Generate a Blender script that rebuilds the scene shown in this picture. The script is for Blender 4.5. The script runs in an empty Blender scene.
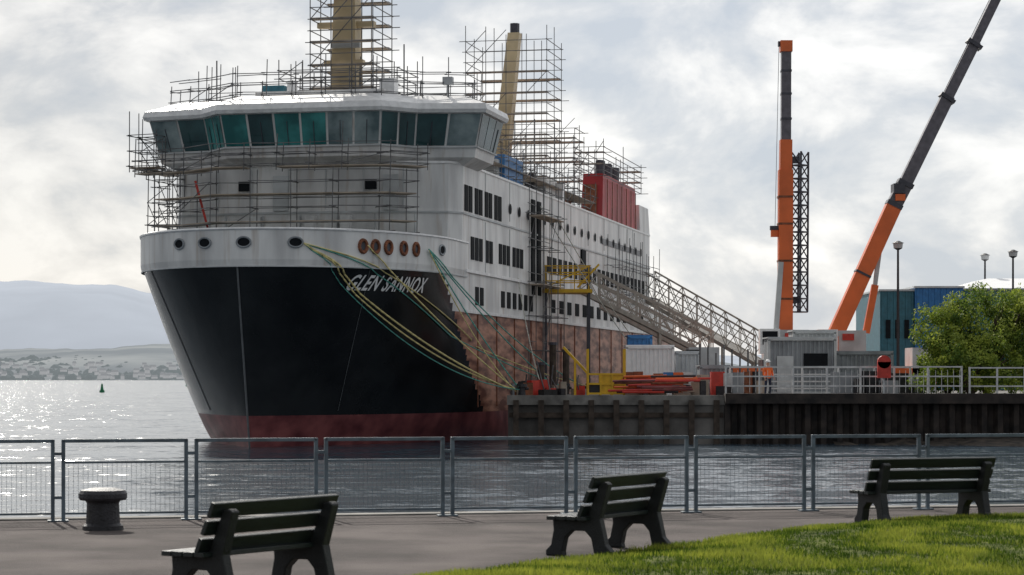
import bpy, bmesh, math, random
import numpy as np
from mathutils import Vector, Matrix, noise as mnoise
random.seed(7); np.random.seed(7)
R=random.random
F=2276.0; CZ=3.3; PZ=1.5; QZ=2.4
scene=bpy.context.scene
def W(px,py,D):
    return Vector(((px-512)/F*D, D, CZ-(py-378)/F*D))
# ---------------- materials
def mat(name,col,rough=0.6,metal=0.0,var=0.15,scale=3.0,bump=0.0,bscale=20.0,stretch=(1,1,1),col2=None,spec=0.5,detail=6,lo=0.35,hi=0.65,emit=0):
    m=bpy.data.materials.new(name); m.use_nodes=True
    nt=m.node_tree; b=nt.nodes['Principled BSDF']
    tc=nt.nodes.new('ShaderNodeTexCoord'); mp=nt.nodes.new('ShaderNodeMapping'); mp.inputs['Scale'].default_value=stretch
    nt.links.new(tc.outputs['Object'],mp.inputs[0])
    n=nt.nodes.new('ShaderNodeTexNoise'); n.inputs['Scale'].default_value=scale; n.inputs['Detail'].default_value=detail
    nt.links.new(mp.outputs[0],n.inputs['Vector'])
    r=nt.nodes.new('ShaderNodeValToRGB')
    c1=[c*(1-var) for c in col]; c2=[min(1,c*(1+var)) for c in col] if col2 is None else col2
    r.color_ramp.elements[0].color=(*c1,1); r.color_ramp.elements[1].color=(*c2,1)
    r.color_ramp.elements[0].position=lo; r.color_ramp.elements[1].position=hi
    nt.links.new(n.outputs['Fac'],r.inputs[0]); nt.links.new(r.outputs[0],b.inputs['Base Color'])
    b.inputs['Roughness'].default_value=rough; b.inputs['Metallic'].default_value=metal
    b.inputs['Specular IOR Level'].default_value=spec
    if emit:
        nt.links.new(r.outputs[0],b.inputs['Emission Color']); b.inputs['Emission Strength'].default_value=emit
    if bump:
        n2=nt.nodes.new('ShaderNodeTexNoise'); n2.inputs['Scale'].default_value=bscale; n2.inputs['Detail'].default_value=4
        nt.links.new(mp.outputs[0],n2.inputs['Vector'])
        bp=nt.nodes.new('ShaderNodeBump'); bp.inputs['Strength'].default_value=bump; bp.inputs['Distance'].default_value=0.05
        nt.links.new(n2.outputs['Fac'],bp.inputs['Height']); nt.links.new(bp.outputs[0],b.inputs['Normal'])
    return m
M={}
def shipwhite():
    # white paint with rust/dirt streaks
    m=mat('white_ship_paint',(0.70,0.70,0.70),0.45,var=0.2,scale=0.8,stretch=(1,1,0.25),bump=0.1,bscale=0.8,col2=(0.82,0.82,0.81))
    nt=m.node_tree; b=nt.nodes['Principled BSDF']; base=b.inputs['Base Color'].links[0].from_socket
    tc=nt.nodes.new('ShaderNodeTexCoord'); mp=nt.nodes.new('ShaderNodeMapping'); mp.inputs['Scale'].default_value=(3.5,3.5,0.22); nt.links.new(tc.outputs['Object'],mp.inputs[0])
    n=nt.nodes.new('ShaderNodeTexNoise'); n.inputs['Scale'].default_value=1.0; n.inputs['Detail'].default_value=6; nt.links.new(mp.outputs[0],n.inputs['Vector'])
    r=nt.nodes.new('ShaderNodeValToRGB'); r.color_ramp.elements[0].position=0.56; r.color_ramp.elements[0].color=(0,0,0,1); r.color_ramp.elements[1].position=0.74; r.color_ramp.elements[1].color=(0.55,0.55,0.55,1)
    nt.links.new(n.outputs['Fac'],r.inputs[0])
    mx=nt.nodes.new('ShaderNodeMix'); mx.data_type='RGBA'; nt.links.new(r.outputs[0],mx.inputs[0]); nt.links.new(base,mx.inputs[6]); mx.inputs[7].default_value=(0.42,0.34,0.27,1)
    nt.links.new(mx.outputs[2],b.inputs['Base Color']); return m
M['white']=shipwhite()
M['whitetrim']=mat('white_trim_paint',(0.78,0.78,0.78),0.4,var=0.1)
M['black']=mat('black_hull_paint',(0.008,0.010,0.013),0.22,var=0.3,scale=0.35,bump=0.35,bscale=0.7,spec=0.4,col2=(0.02,0.023,0.026))
M['red']=mat('red_boot_paint',(0.17,0.035,0.045),0.45,var=0.35,scale=0.8,col2=(0.29,0.09,0.09))
M['seam']=mat('hull_seam_paint',(0.12,0.13,0.14),0.5)
M['deck']=mat('deck_green',(0.06,0.1,0.08),0.7)
M['buoy']=mat('buoy_green',(0.02,0.22,0.09),0.5)
M['glass']=mat('bridge_glass',(0.014,0.05,0.055),0.05,var=0.4,scale=0.5,spec=0.8,col2=(0.035,0.10,0.105))
M['teal']=mat('teal_glass',(0.03,0.19,0.19),0.1,var=0.4,scale=0.7,spec=0.6,col2=(0.06,0.31,0.30))
M['pale']=mat('pale_reflection_glass',(0.16,0.24,0.26),0.1,var=0.4,scale=0.9,spec=0.6,col2=(0.30,0.37,0.38))  # pale panes: sky reflection put into the glass colour
M['dark']=mat('dark_opening',(0.014,0.016,0.019),0.7,spec=0.08)
M['cream']=mat('cream_mast_paint',(0.62,0.50,0.31),0.5,var=0.12,scale=1)
M['funnel']=mat('red_funnel_paint',(0.40,0.035,0.04),0.5,var=0.25,scale=0.5)
M['tube']=mat('galvanised_tube',(0.14,0.14,0.145),0.55,0.3,var=0.4,scale=2)
M['plank']=mat('scaffold_plank',(0.36,0.30,0.24),0.8,var=0.3,scale=1)
M['rust']=mat('rusty_metal',(0.22,0.08,0.04),0.8,var=0.4,scale=4)
M['blue']=mat('blue_paint',(0.03,0.17,0.42),0.5)
M['teal2']=mat('teal_cladding',(0.035,0.15,0.20),0.5)
M['yellow']=mat('yellow_paint',(0.70,0.42,0.02),0.5)
M['orange']=mat('orange_crane_paint',(0.75,0.15,0.035),0.4,var=0.14,scale=0.6)
M['redp']=mat('red_paint',(0.55,0.045,0.03),0.5,var=0.2)
M['crdark']=mat('dark_boom_paint',(0.05,0.05,0.065),0.4,var=0.2)
M['crgrey']=mat('grey_boom_paint',(0.13,0.12,0.14),0.4,var=0.2)
M['grey']=mat('grey_cabin_paint',(0.27,0.29,0.31),0.6,var=0.2,scale=1)
M['lgrey']=mat('light_grey_paint',(0.52,0.54,0.55),0.6,var=0.15,scale=1)
M['rubber']=mat('black_rubber',(0.02,0.02,0.02),0.8)
M['alu']=mat('aluminium',(0.38,0.35,0.31),0.5,0.3,var=0.2)
M['fence']=mat('fence_paint',(0.10,0.135,0.165),0.5,0.1,var=0.3,scale=5)
M['qfence']=mat('galvanised_rail',(0.6,0.6,0.6),0.5,0.2)
M['bench']=mat('bench_plastic_dark',(0.009,0.011,0.013),0.6,var=0.3,scale=6,bump=0.3,bscale=60)
M['slat']=mat('bench_slat_green',(0.008,0.014,0.014),0.42,var=0.5,scale=4,stretch=(1,12,12),bump=0.3,bscale=20)
M['iron']=mat('cast_iron',(0.022,0.022,0.027),0.55,var=0.3,scale=8,bump=0.4,bscale=40)
M['conc']=mat('quay_concrete',(0.16,0.15,0.14),0.9,var=0.4,scale=0.6,bump=0.5,bscale=3)
M['cope']=mat('cope_concrete',(0.20,0.19,0.175),0.9,var=0.4,scale=1.2,bump=0.3,bscale=6)
M['pile']=mat('sheet_pile_steel',(0.02,0.017,0.017),0.8,var=0.5,scale=1.5,col2=(0.05,0.038,0.032))
M['timber']=mat('timber_pile',(0.06,0.045,0.035),0.9,var=0.4,scale=3)
M['ropeg']=mat('green_rope',(0.10,0.38,0.32),0.8)
M['ropey']=mat('yellow_rope',(0.70,0.60,0.27),0.8)
M['ropew']=mat('pale_rope',(0.45,0.45,0.4),0.8)
M['letter']=mat('white_letter_paint',(0.88,0.88,0.88),0.5,var=0.05)
M['rock']=mat('rock',(0.025,0.02,0.017),0.9,var=0.5,scale=2,col2=(0.07,0.055,0.042),bump=0.6,bscale=6)
M['bark']=mat('bark',(0.07,0.05,0.035),0.9)
M['skin']=mat('skin',(0.5,0.3,0.22),0.6)
M['hivis']=mat('hivis_orange',(0.85,0.16,0.03),0.7)
M['navy']=mat('navy_cloth',(0.02,0.025,0.05),0.8)
M['brickrefl']=mat('side_brick_reflection',(0.17,0.06,0.04),0.45,scale=0.9,stretch=(1,0.5,2.2),detail=10,lo=0.40,hi=0.60,col2=(0.50,0.25,0.17),bump=0.2,bscale=1.5,spec=0.3)  # brick reflection on the glossy black side, painted in as mottled red-brown
def leafmat(name,c,tr=0.45,sp=0.3):
    m=bpy.data.materials.new(name); m.use_nodes=True; nt=m.node_tree; b=nt.nodes['Principled BSDF']; b.inputs['Roughness'].default_value=0.7; b.inputs['Specular IOR Level'].default_value=sp
    tc=nt.nodes.new('ShaderNodeTexCoord'); n=nt.nodes.new('ShaderNodeTexNoise'); n.inputs['Scale'].default_value=1.5; nt.links.new(tc.outputs['Object'],n.inputs['Vector'])
    r=nt.nodes.new('ShaderNodeValToRGB'); r.color_ramp.elements[0].position=0.35; r.color_ramp.elements[1].position=0.65
    r.color_ramp.elements[0].color=(c[0]*0.65,c[1]*0.7,c[2]*0.8,1); r.color_ramp.elements[1].color=(c[0]*1.2,c[1]*1.15,c[2]*1.1,1)
    nt.links.new(n.outputs['Fac'],r.inputs[0]); nt.links.new(r.outputs[0],b.inputs['Base Color'])
    tl=nt.nodes.new('ShaderNodeBsdfTranslucent'); nt.links.new(r.outputs[0],tl.inputs[0]); mx=nt.nodes.new('ShaderNodeMixShader'); mx.inputs[0].default_value=tr
    nt.links.new(b.outputs[0],mx.inputs[1]); nt.links.new(tl.outputs[0],mx.inputs[2]); nt.links.new(mx.outputs[0],nt.nodes['Material Output'].inputs[0])
    return m
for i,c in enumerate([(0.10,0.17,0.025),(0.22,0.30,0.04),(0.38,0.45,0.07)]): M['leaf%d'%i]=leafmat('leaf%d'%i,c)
for i,c in enumerate([(0.055,0.10,0.012),(0.15,0.21,0.025),(0.29,0.33,0.05)]): M['g%d'%i]=leafmat('grass%d'%i,c,0.4,0.05)
# ---------------- mesh builder
class MB:
    def __init__(s): s.v=[]; s.f=[]; s.m=[]; s.names=[]
    def mi(s,k):
        if k not in s.names: s.names.append(k)
        return s.names.index(k)
    def add(s,vs,fs,k):
        o=len(s.v); s.v+= [tuple(x) for x in vs]; i=s.mi(k)
        for f in fs: s.f.append(tuple(o+a for a in f)); s.m.append(i)
    def box(s,c,d,k,rz=0,mtx=None):
        x,y,z=[a/2 for a in d]
        vs=[Vector((a,b,e)) for a in(-x,x) for b in(-y,y) for e in(-z,z)]
        if mtx is None: mtx=Matrix.Rotation(rz,4,'Z')
        vs=[mtx@p+Vector(c) for p in vs]
        s.add(vs,[(0,1,3,2),(4,6,7,5),(0,4,5,1),(2,3,7,6),(0,2,6,4),(1,5,7,3)],k)
    def beam(s,p0,p1,w,h,k,w2=None,h2=None,up=Vector((0,0,1))):
        p0=Vector(p0);p1=Vector(p1); d=(p1-p0).normalized(); a=d.cross(up)
        if a.length<1e-3: a=d.cross(Vector((0,1,0)))
        a.normalize(); b=a.cross(d).normalized(); w2=w2 or w; h2=h2 or h
        vs=[]
        for p,ww,hh in((p0,w,h),(p1,w2,h2)):
            for x,y in((-1,-1),(1,-1),(1,1),(-1,1)): vs.append(p+a*x*ww/2+b*y*hh/2)
        s.add(vs,[(0,3,2,1),(4,5,6,7),(0,1,5,4),(1,2,6,5),(2,3,7,6),(3,0,4,7)],k)
    def tube(s,p0,p1,r,k,n=5,r2=None):
        p0=Vector(p0);p1=Vector(p1); d=(p1-p0)
        if d.length<1e-6:return
        d.normalize(); a=d.orthogonal().normalized(); b=d.cross(a); r2=r if r2 is None else r2
        vs=[]
        for p,rr in((p0,r),(p1,r2)):
            for i in range(n):
                t=2*math.pi*i/n; vs.append(p+a*math.cos(t)*rr+b*math.sin(t)*rr)
        fs=[(i,(i+1)%n,n+(i+1)%n,n+i) for i in range(n)]+[tuple(range(n-1,-1,-1)),tuple(range(n,2*n))]
        s.add(vs,fs,k)
    def path(s,pts,r,k,n=5):
        for a,b in zip(pts[:-1],pts[1:]): s.tube(a,b,r,k,n)
    def loft(s,rings,k,caps=True,closed=True):
        n=len(rings[0]); vs=[p for r in rings for p in r]; fs=[]
        for j in range(len(rings)-1):
            for i in range(n if closed else n-1):
                fs.append((j*n+i,j*n+(i+1)%n,(j+1)*n+(i+1)%n,(j+1)*n+i))
        if caps: fs.append(tuple(range(n-1,-1,-1))); fs.append(tuple((len(rings)-1)*n+i for i in range(n)))
        s.add(vs,fs,k)
    def obj(s,name,parent=None,smooth=False,bevel=0):
        me=bpy.data.meshes.new(name); me.from_pydata(s.v,[],s.f); 
        for k in s.names: me.materials.append(M[k])
        me.polygons.foreach_set('material_index',s.m)
        bm=bmesh.new(); bm.from_mesh(me); bmesh.ops.recalc_face_normals(bm,faces=bm.faces); bm.to_mesh(me); bm.free()
        if smooth: me.polygons.foreach_set('use_smooth',[True]*len(me.polygons))
        o=bpy.data.objects.new(name,me); scene.collection.objects.link(o)
        if parent: o.parent=parent
        if bevel:
            b=o.modifiers.new('b','BEVEL'); b.width=bevel; b.segments=2; b.limit_method='ANGLE'
        return o
def empty(name,loc=(0,0,0),rz=0):
    e=bpy.data.objects.new(name,None); e.location=loc; e.rotation_euler=(0,0,rz); e.empty_display_size=0.5
    scene.collection.objects.link(e); return e
# ---------------- ship frame
TH=math.radians(12.5); SX,SY=-10.3,118.0
ship=empty('ferry_ship',(SX,SY,0),-TH)
def SW(v,s,z): return Vector((SX+v*math.cos(TH)+s*math.sin(TH), SY-v*math.sin(TH)+s*math.cos(TH), z))
def SL(p):
    x,y=p.x-SX,p.y-SY; return (x*math.cos(TH)-y*math.sin(TH), x*math.sin(TH)+y*math.cos(TH), p.z)
def spx(v,s,z=0):
    p=SW(v,s,z); return 512+p.x/p.y*F
B=7.8; ZD=8.75
def lerp(a,b,t): return a+(b-a)*t
def s0f(z): return lerp(-10.0,-11.8,max(0,min(1,z/ZD)))
def hb(s,z):
    w=max(0,min(1,z/ZD))**0.85
    s0=s0f(z); L=lerp(21,10.5,w); x=(s-s0)/L
    if x<=0: return 0.0
    if x>=1: return B
    return B*(1-(1-x)**lerp(1.9,2.05,w))**lerp(1.0,0.5,w)
zl=[-1.0,0,0.5,1.0,1.5]+list(np.arange(1.8,6.6,0.3))+[6.7,7.1,7.5,8.0,8.4,ZD]
N=150; SEND=74
hull=MB()
for side in(1,-1):
    vs=[]
    for z in zl:
        for i in range(N+1):
            u=i/N; a=s0f(z)
            s_= a+(11-a)*(u/0.85)**1.6 if u<0.85 else 11+(SEND-11)*(u-0.85)/0.15
            h=hb(s_,z) if z>=0 else hb(s_,0)*0.96
            vs.append((side*h,s_,float(z)))
    for j in range(len(zl)-1):
        for i in range(N):
            f=(j*(N+1)+i,j*(N+1)+i+1,(j+1)*(N+1)+i+1,(j+1)*(N+1)+i)
            zc=(zl[j]+zl[j+1])/2; flat=abs(vs[f[0]][0])>B*0.98 and abs(vs[f[3]][0])>B*0.98
            k='black'
            if zc<1.5: k='red'
            elif flat: k='white' if zc>6.65 else 'brickrefl'
            hull.add([vs[q] for q in f],[(0,1,2,3)],k)
hull.add([(-B,SEND,-1),(B,SEND,-1),(B,SEND,ZD),(-B,SEND,ZD)],[(0,1,2,3)],'black')
ring=[]
for i in range(25):
    s_=-11.8+10.4*(i/24)**1.9; ring.append((hb(s_,ZD),s_,ZD-0.05))
ring2=ring+[(B,SEND,ZD-0.05),(-B,SEND,ZD-0.05)]+[(-a,b,c) for a,b,c in ring[::-1]]
hull.add(ring2,[tuple(range(len(ring2)))],'deck')
ho=hull.obj('hull',ship)
bm=bmesh.new(); bm.from_mesh(ho.data); bmesh.ops.remove_doubles(bm,verts=bm.verts,dist=0.002); bmesh.ops.recalc_face_normals(bm,faces=bm.faces); bm.to_mesh(ho.data); bm.free()
ho.data.polygons.foreach_set('use_smooth',[True]*len(ho.data.polygons))
bw=MB()
ss=[-11.8+13.3*(i/40)**1.8 for i in range(41)]
half=[(hb(s_,ZD),s_) for s_ in ss]
full=[(-a,b) for a,b in half[::-1]]+half[1:]
def off(path,d):
    out=[]
    for i,p in enumerate(path):
        a=Vector(path[max(0,i-1)]); b=Vector(path[min(len(path)-1,i+1)]); t=(b-a).normalized(); n=Vector((t.y,-t.x)); out.append((p[0]+n.x*d,p[1]+n.y*d))
    return out
ob=off(full,0.05); inn=off(full,-0.15); ob2=off(full,0.10)
r=[[(p[0],p[1],ZD-0.22) for p in full],[(p[0],p[1],ZD-0.2) for p in ob],[(p[0],p[1],ZD+0.1) for p in ob2],[(p[0],p[1],10.25) for p in ob2],[(p[0],p[1],10.25) for p in inn],[(p[0],p[1],ZD) for p in inn]]
bw.loft(r,'white',caps=False,closed=False)
bw.path([Vector((p[0],p[1],10.29)) for p in ob2],0.07,'whitetrim')
bw.path([Vector((p[0],p[1],ZD-0.22)) for p in ob],0.04,'lgrey',4)
bw.obj('bulwark',ship)
sm=MB()
def hpt(s,z,side=1,o=0.03): return Vector((side*(hb(s,z)+o),s,z))
sm.path([Vector((0,s0f(z)-0.04,z)) for z in np.linspace(0,8.5,20)],0.05,'seam')
for side in (1,-1):
    sm.path([hpt(-8.6+0.35*(8.5-z)*0.9,z,side) for z in np.linspace(1.7,8.5,24)],0.018,'seam',4)
sm.obj('hull_seams',ship)
fl=MB()
def on_bulwark(px,side,z):
    best=None
    for s_ in np.linspace(-11.79,1,600):
        h=hb(s_,ZD)*side; d=abs(spx(h,s_,z)-px)
        if best is None or d<best[0]: best=(d,s_)
    s_=best[1]; e=0.02
    h=hb(s_,ZD); t=Vector(((hb(s_+e,ZD)-hb(s_-e,ZD))*side,2*e,0)).normalized(); n=Vector((t.y*side,-t.x*side,0)); 
    if n.x*side<0:n=-n
    return Vector((h*side,s_,z)),t,n
def ring_on(mb,p,t,n,rx,rz,thick,kr,kc):
    pts=[p+n*0.13+t*math.cos(a)*rx+Vector((0,0,math.sin(a)*rz)) for a in np.linspace(0,2*math.pi,17)]
    mb.path(pts,thick,kr,6)
    c=[p+n*0.125+t*math.cos(a)*rx+Vector((0,0,math.sin(a)*rz)) for a in np.linspace(0,2*math.pi,17)[:-1]]
    mb.add(c,[tuple(range(16))],kc)
for px,side in((181,-1),(206,-1),(233,1),(295,1),(440,1)):
    p,t,n=on_bulwark(px,side,9.65); ring_on(fl,p,t,n,0.34,0.24,0.05,'grey','dark')
for px in (362,374,387,402,414):
    p,t,n=on_bulwark(px,1,9.55); ring_on(fl,p,t,n,0.22,0.29,0.09,'rust','crdark')
fl.obj('fairleads',ship)
# superstructure
sp=MB(); V1=B-0.05
def outl(bs,off_=0):
    h=[(0,-1.0),(3.2,-0.9),(5.6,-0.3),(7.2,0.1),(V1,1.0)]
    rt=[(a,b-off_) for a,b in h]+[(V1,bs)]
    return [(-a,b) for a,b in rt[::-1]]+rt[1:]
def ringz(o,z): return [(a,b,z) for a,b in o]
sp.loft([ringz(outl(62,0.5),ZD-0.06),ringz(outl(62,0.1),12),ringz(outl(62),14.35)],'white')
o=off(outl(62),0.05); sp.loft([ringz(o,14.3),ringz(o,14.42)],'whitetrim')
o=[(a,b) for a,b in off(outl(61.9,0.12),0.07)]; sp.loft([ringz(o,11.75),ringz(o,11.85)],'lgrey')
for z in(8.85,6.75):
    sp.box((B+0.06,30,z),(0.14,58,0.16),'whitetrim'); sp.box((-B-0.06,30,z),(0.14,58,0.16),'whitetrim')
for s_ in range(6,60,6): sp.box((V1+0.015,s_,13.2),(0.03,0.05,2.2),'lgrey'); sp.box((V1+0.015,s_,10.3),(0.03,0.05,2.7),'lgrey')
for s_ in np.arange(4,60,4.5): sp.box((B+0.02,s_,4.2),(0.05,0.07,4.9),'rust')
sp.loft([[(-5,8,14.43),(5,8,14.43),(5,40,14.43),(-5,40,14.43)],[(-5,9,16.2),(5,9,16.2),(5,39,16.2),(-5,39,16.2)]],'white')
for a in range(-5,6,2): sp.box((a,-1.06 if abs(a)<5 else -0.6,13.0),(0.05,0.06,2.1),'lgrey'); sp.box((a+0.7,-1.3 if abs(a+.7)<4.5 else -0.9,10.6),(0.05,0.25,2.1),'lgrey')
for a in(-3.4,3.4): sp.box((a,-1.05,13.2),(0.6,0.1,0.5),'dark')
sp.box((4.4,-0.85,12.8),(0.8,0.1,1.8),'lgrey'); sp.box((-1.4,-1.15,12.8),(0.8,0.1,1.8),'lgrey')
for a in(-2.6,0.3,2.2): sp.box((a,-1.4,11.1),(0.5,0.5,1.0),'whitetrim')
sp.obj('superstructure',ship)
wn=MB()
def swin(s_,z0,z1,w,v=V1):
    wn.box((v+0.02,s_,(z0+z1)/2),(0.05,w,z1-z0),'dark')
for g in range(4):
    for q in range(2): swin(1.6+g*2.3+q*0.95,11.95,13.3,0.7)
for q in range(5): swin(3.0+q*0.95+(0.5 if q>2 else 0),9.5,10.7,0.68)
for q in range(6): swin(9.6+q*1.0+(0.5 if q>2 else 0),9.6,10.7,0.7)
for q in range(2): swin(3.8+q*1.1,7.15,8.1,0.7,B)
for q in range(6): swin(10+q*1.5,7.2,8.1,0.8,B)
for s_ in np.arange(12,60,2.4):
    if 17<s_<21: continue
    pts=[(V1+0.06,s_+0.32*math.cos(a),12.8+0.3*math.sin(a)) for a in np.linspace(0,2*math.pi,12)[:-1]]
    wn.add(pts,[tuple(range(11))],'dark')
for s_ in np.arange(23,60,1.7): swin(s_,9.7,10.7,1.0)
for s_ in np.arange(24,60,2.6): swin(s_,7.3,8.1,1.2,B)
for s_ in (18.2,19.9): wn.box((V1+0.04,s_,11.0),(0.1,0.9,5.6),'dark')
wn.box((V1+0.04,34,10.6),(0.16,1.4,2.2),'dark')
wn.obj('side_windows',ship)
# bridge
br=MB()
BO=[(-8.6,4.6),(-8.6,0.3),(-5.5,-0.3),(-4.1,-1.9),(4.1,-1.9),(5.5,-0.3),(8.6,0.3),(8.6,4.6),(6,7),(-6,7)]
def offc(o,d):
    out=[];n=len(o)
    for i in range(n):
        a=Vector(o[i-1]);b=Vector(o[i]);c=Vector(o[(i+1)%n])
        t1=(b-a).normalized();t2=(c-b).normalized();n1=Vector((t1.y,-t1.x));n2=Vector((t2.y,-t2.x))
        m=(n1+n2); m=m/(m.length**2)*2; out.append((b.x+m.x*d,b.y+m.y*d))
    return out
def OB(d): return offc(BO,d)
br.loft([ringz(OB(-0.9),14.2),ringz(OB(-0.1),14.6),ringz(OB(0),15.1),ringz(OB(0.4),16.85)],'white')
br.loft([ringz(OB(0.62),16.82),ringz(OB(0.7),17.0),ringz(OB(0.6),17.3),ringz(OB(-0.9),17.85)],'whitetrim')
br.path([Vector((a,b,15.12)) for a,b in OB(0.06)],0.05,'lgrey',4)
br.obj('bridge',ship)
bg=MB(); a0=OB(0.02); a1=OB(0.4); rr=random.Random(3)
for i in range(7):
    p0=Vector((*a0[i],15.2));p1=Vector((*a0[i+1],15.2));q0=Vector((*a1[i],16.78));q1=Vector((*a1[i+1],16.78))
    L=(p1-p0).length; n=max(1,round(L/1.35)); 
    nn=(p1-p0).cross(q0-p0).normalized(); mid=(p0+p1)/2
    if nn.dot(Vector((mid.x,mid.y-3,0)))<0: nn=-nn
    for j in range(n):
        g=0.06/(L/n); t0=(j+g)/n; t1=(j+1-g)/n
        vs=[p0.lerp(p1,t0),p0.lerp(p1,t1),q0.lerp(q1,t1),q0.lerp(q1,t0)]
        vs=[x+nn*0.03 for x in vs]
        k=rr.choice(['glass','glass','teal','pale'])
        if (i==3 and j in(2,3)) or i==2: k='teal'
        bg.add(vs,[(0,1,2,3)],k)
        if R()<0.5:
            m0=p0.lerp(p1,(t0+t1)/2)+nn*0.05; m1=q0.lerp(q1,(t0+t1)/2)+nn*0.05; bg.beam(m0,m0.lerp(m1,0.75),0.03,0.03,'crdark')
bg.obj('bridge_windows',ship)
rg=MB()
rg.box((0,3,18.1),(7,4,0.5),'white'); rg.box((-3,3,18.5),(1.2,1.2,0.7),'teal2'); rg.tube((-6,2,17.8),(-6,2,20.2),0.04,'tube'); rg.tube((4.6,1,17.8),(4.6,1,20.6),0.04,'tube')
rg.box((3.5,2,18.5),(0.8,0.8,0.9),'whitetrim'); rg.tube((-1.8,2,18.3),(-1.8,2,19.0),0.3,'whitetrim',10,0.25)
rg.tube((7.0,0.8,17.5),(7.0,0.8,18.4),0.07,'lgrey'); rg.box((7.0,0.8,18.6),(0.5,0.4,0.4),'lgrey')
rg.box((6.4,15,15.2),(1.9,5,1.5),'blue'); rg.box((6.4,27,15.1),(1.4,3.5,1.3),'white')
for i in range(14):
    s_=10+i*2.1; rg.box((6.9-R()*2,s_,14.8+R()*0.3),(0.6+R(),0.7,0.6+R()*1.2),rr.choice(['lgrey','grey','rust','whitetrim','iron']))
rg.beam((-4.9,-2.4,11.0),(-5.5,-2.6,13.4),0.12,0.12,'redp')
rg.obj('roof_equipment',ship)
ms=MB()
ms.loft([[(x*0.75,6+y*0.75,17.4) for x,y in((-1,-1),(1,-1),(1,1),(-1,1))],[(x*0.42,6.3+y*0.42,31) for x,y in((-1,-1),(1,-1),(1,1),(-1,1))]],'cream')
ms.box((0,6,22.5),(3.2,0.5,0.3),'cream'); ms.box((0,5.6,20.4),(2.2,0.5,0.25),'cream'); ms.box((0.2,5.2,21.3),(1.6,0.3,0.3),'lgrey')
ms.loft([[(-0.9+x*0.6,46+y*0.8,14.3) for x,y in((-1,-1),(1,-1),(1,1),(-1,1))],[(0.2+x*0.42,47.6+y*0.45,28.2) for x,y in((-1,-1),(1,-1),(1,1),(-1,1))]],'cream')
ms.tube((0.2,47.6,28.2),(0.2,47.6,28.9),0.35,'crdark',8)
ms.obj('masts',ship)
fn=MB()
for sd in(1,-1):
    def fr(v0,v1,s0_,s1_,z): return [(sd*v0,s0_,z),(sd*v1,s0_,z),(sd*v1,s1_,z),(sd*v0,s1_,z)]
    fn.loft([fr(6.1,7.7,41.5,57,12.9),fr(6.2,7.6,42.5,56,17.5)],'funnel')
    fn.loft([fr(6.1,7.78,41.3,57.2,12.5),fr(6.1,7.78,41.3,57.2,12.9)],'crdark')
    fn.loft([fr(5.0,7.76,57.3,62,14.43),fr(5.0,7.7,57.3,61.6,16.4)],'white')
    for q in range(3): fn.tube((sd*6.9,45+q*3,17.5),(sd*6.9,45.3+q*3,18.6),0.35,'crdark',8)
    for q in range(7): fn.box((sd*7.72,43.5+q*2,15.2),(0.05,0.08,3.9),'rust')
    fn.box((sd*6.8,42.0,15.2),(0.9,0.3,3.0),'rust')
fn.obj('funnels',ship)
def letters():
    cu=bpy.data.curves.new('n','FONT'); cu.body='GLEN SANNOX'; cu.shear=0.28; cu.offset=0.022; cu.space_character=1.12
    o=bpy.data.objects.new('n',cu); scene.collection.objects.link(o)
    bpy.context.view_layer.update(); dg=bpy.context.evaluated_depsgraph_get(); me=bpy.data.meshes.new_from_object(o.evaluated_get(dg))
    bpy.data.objects.remove(o)
    bm=bmesh.new(); bm.from_mesh(me); bmesh.ops.subdivide_edges(bm,edges=[e for e in bm.edges if e.calc_length()>0.15],cuts=3); bmesh.ops.triangulate(bm,faces=bm.faces); bm.to_mesh(me); bm.free()
    xs=[v.co.x for v in me.vertices]; x0,x1=min(xs),max(xs)
    zc=7.8
    def fs(px): 
        c=np.linspace(-11.7,6,2000); return min(c,key=lambda s_:abs(spx(hb(s_,zc),s_,zc)-px))
    sa,sb=fs(348),fs(425)
    S=np.linspace(sa,sb,300); P=np.array([[hb(s_,zc),s_] for s_ in S]); A=np.concatenate([[0],np.cumsum(np.linalg.norm(np.diff(P,axis=0),axis=1))])
    for v in me.vertices:
        s_=float(np.interp((v.co.x-x0)/(x1-x0)*A[-1],A,S)); z=zc-0.28+v.co.y*1.0
        e=0.02; a=Vector((hb(s_+e,z)-hb(s_-e,z),2*e,0)); b=Vector((hb(s_,z+e)-hb(s_,z-e),0,2*e)); n=a.cross(b).normalized()
        if n.x<0:n=-n
        v.co=Vector((hb(s_,z),s_,z))+n*0.05
    me.materials.append(M['letter']); ob_=bpy.data.objects.new('name_lettering',me); scene.collection.objects.link(ob_); ob_.parent=ship
letters()
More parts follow.
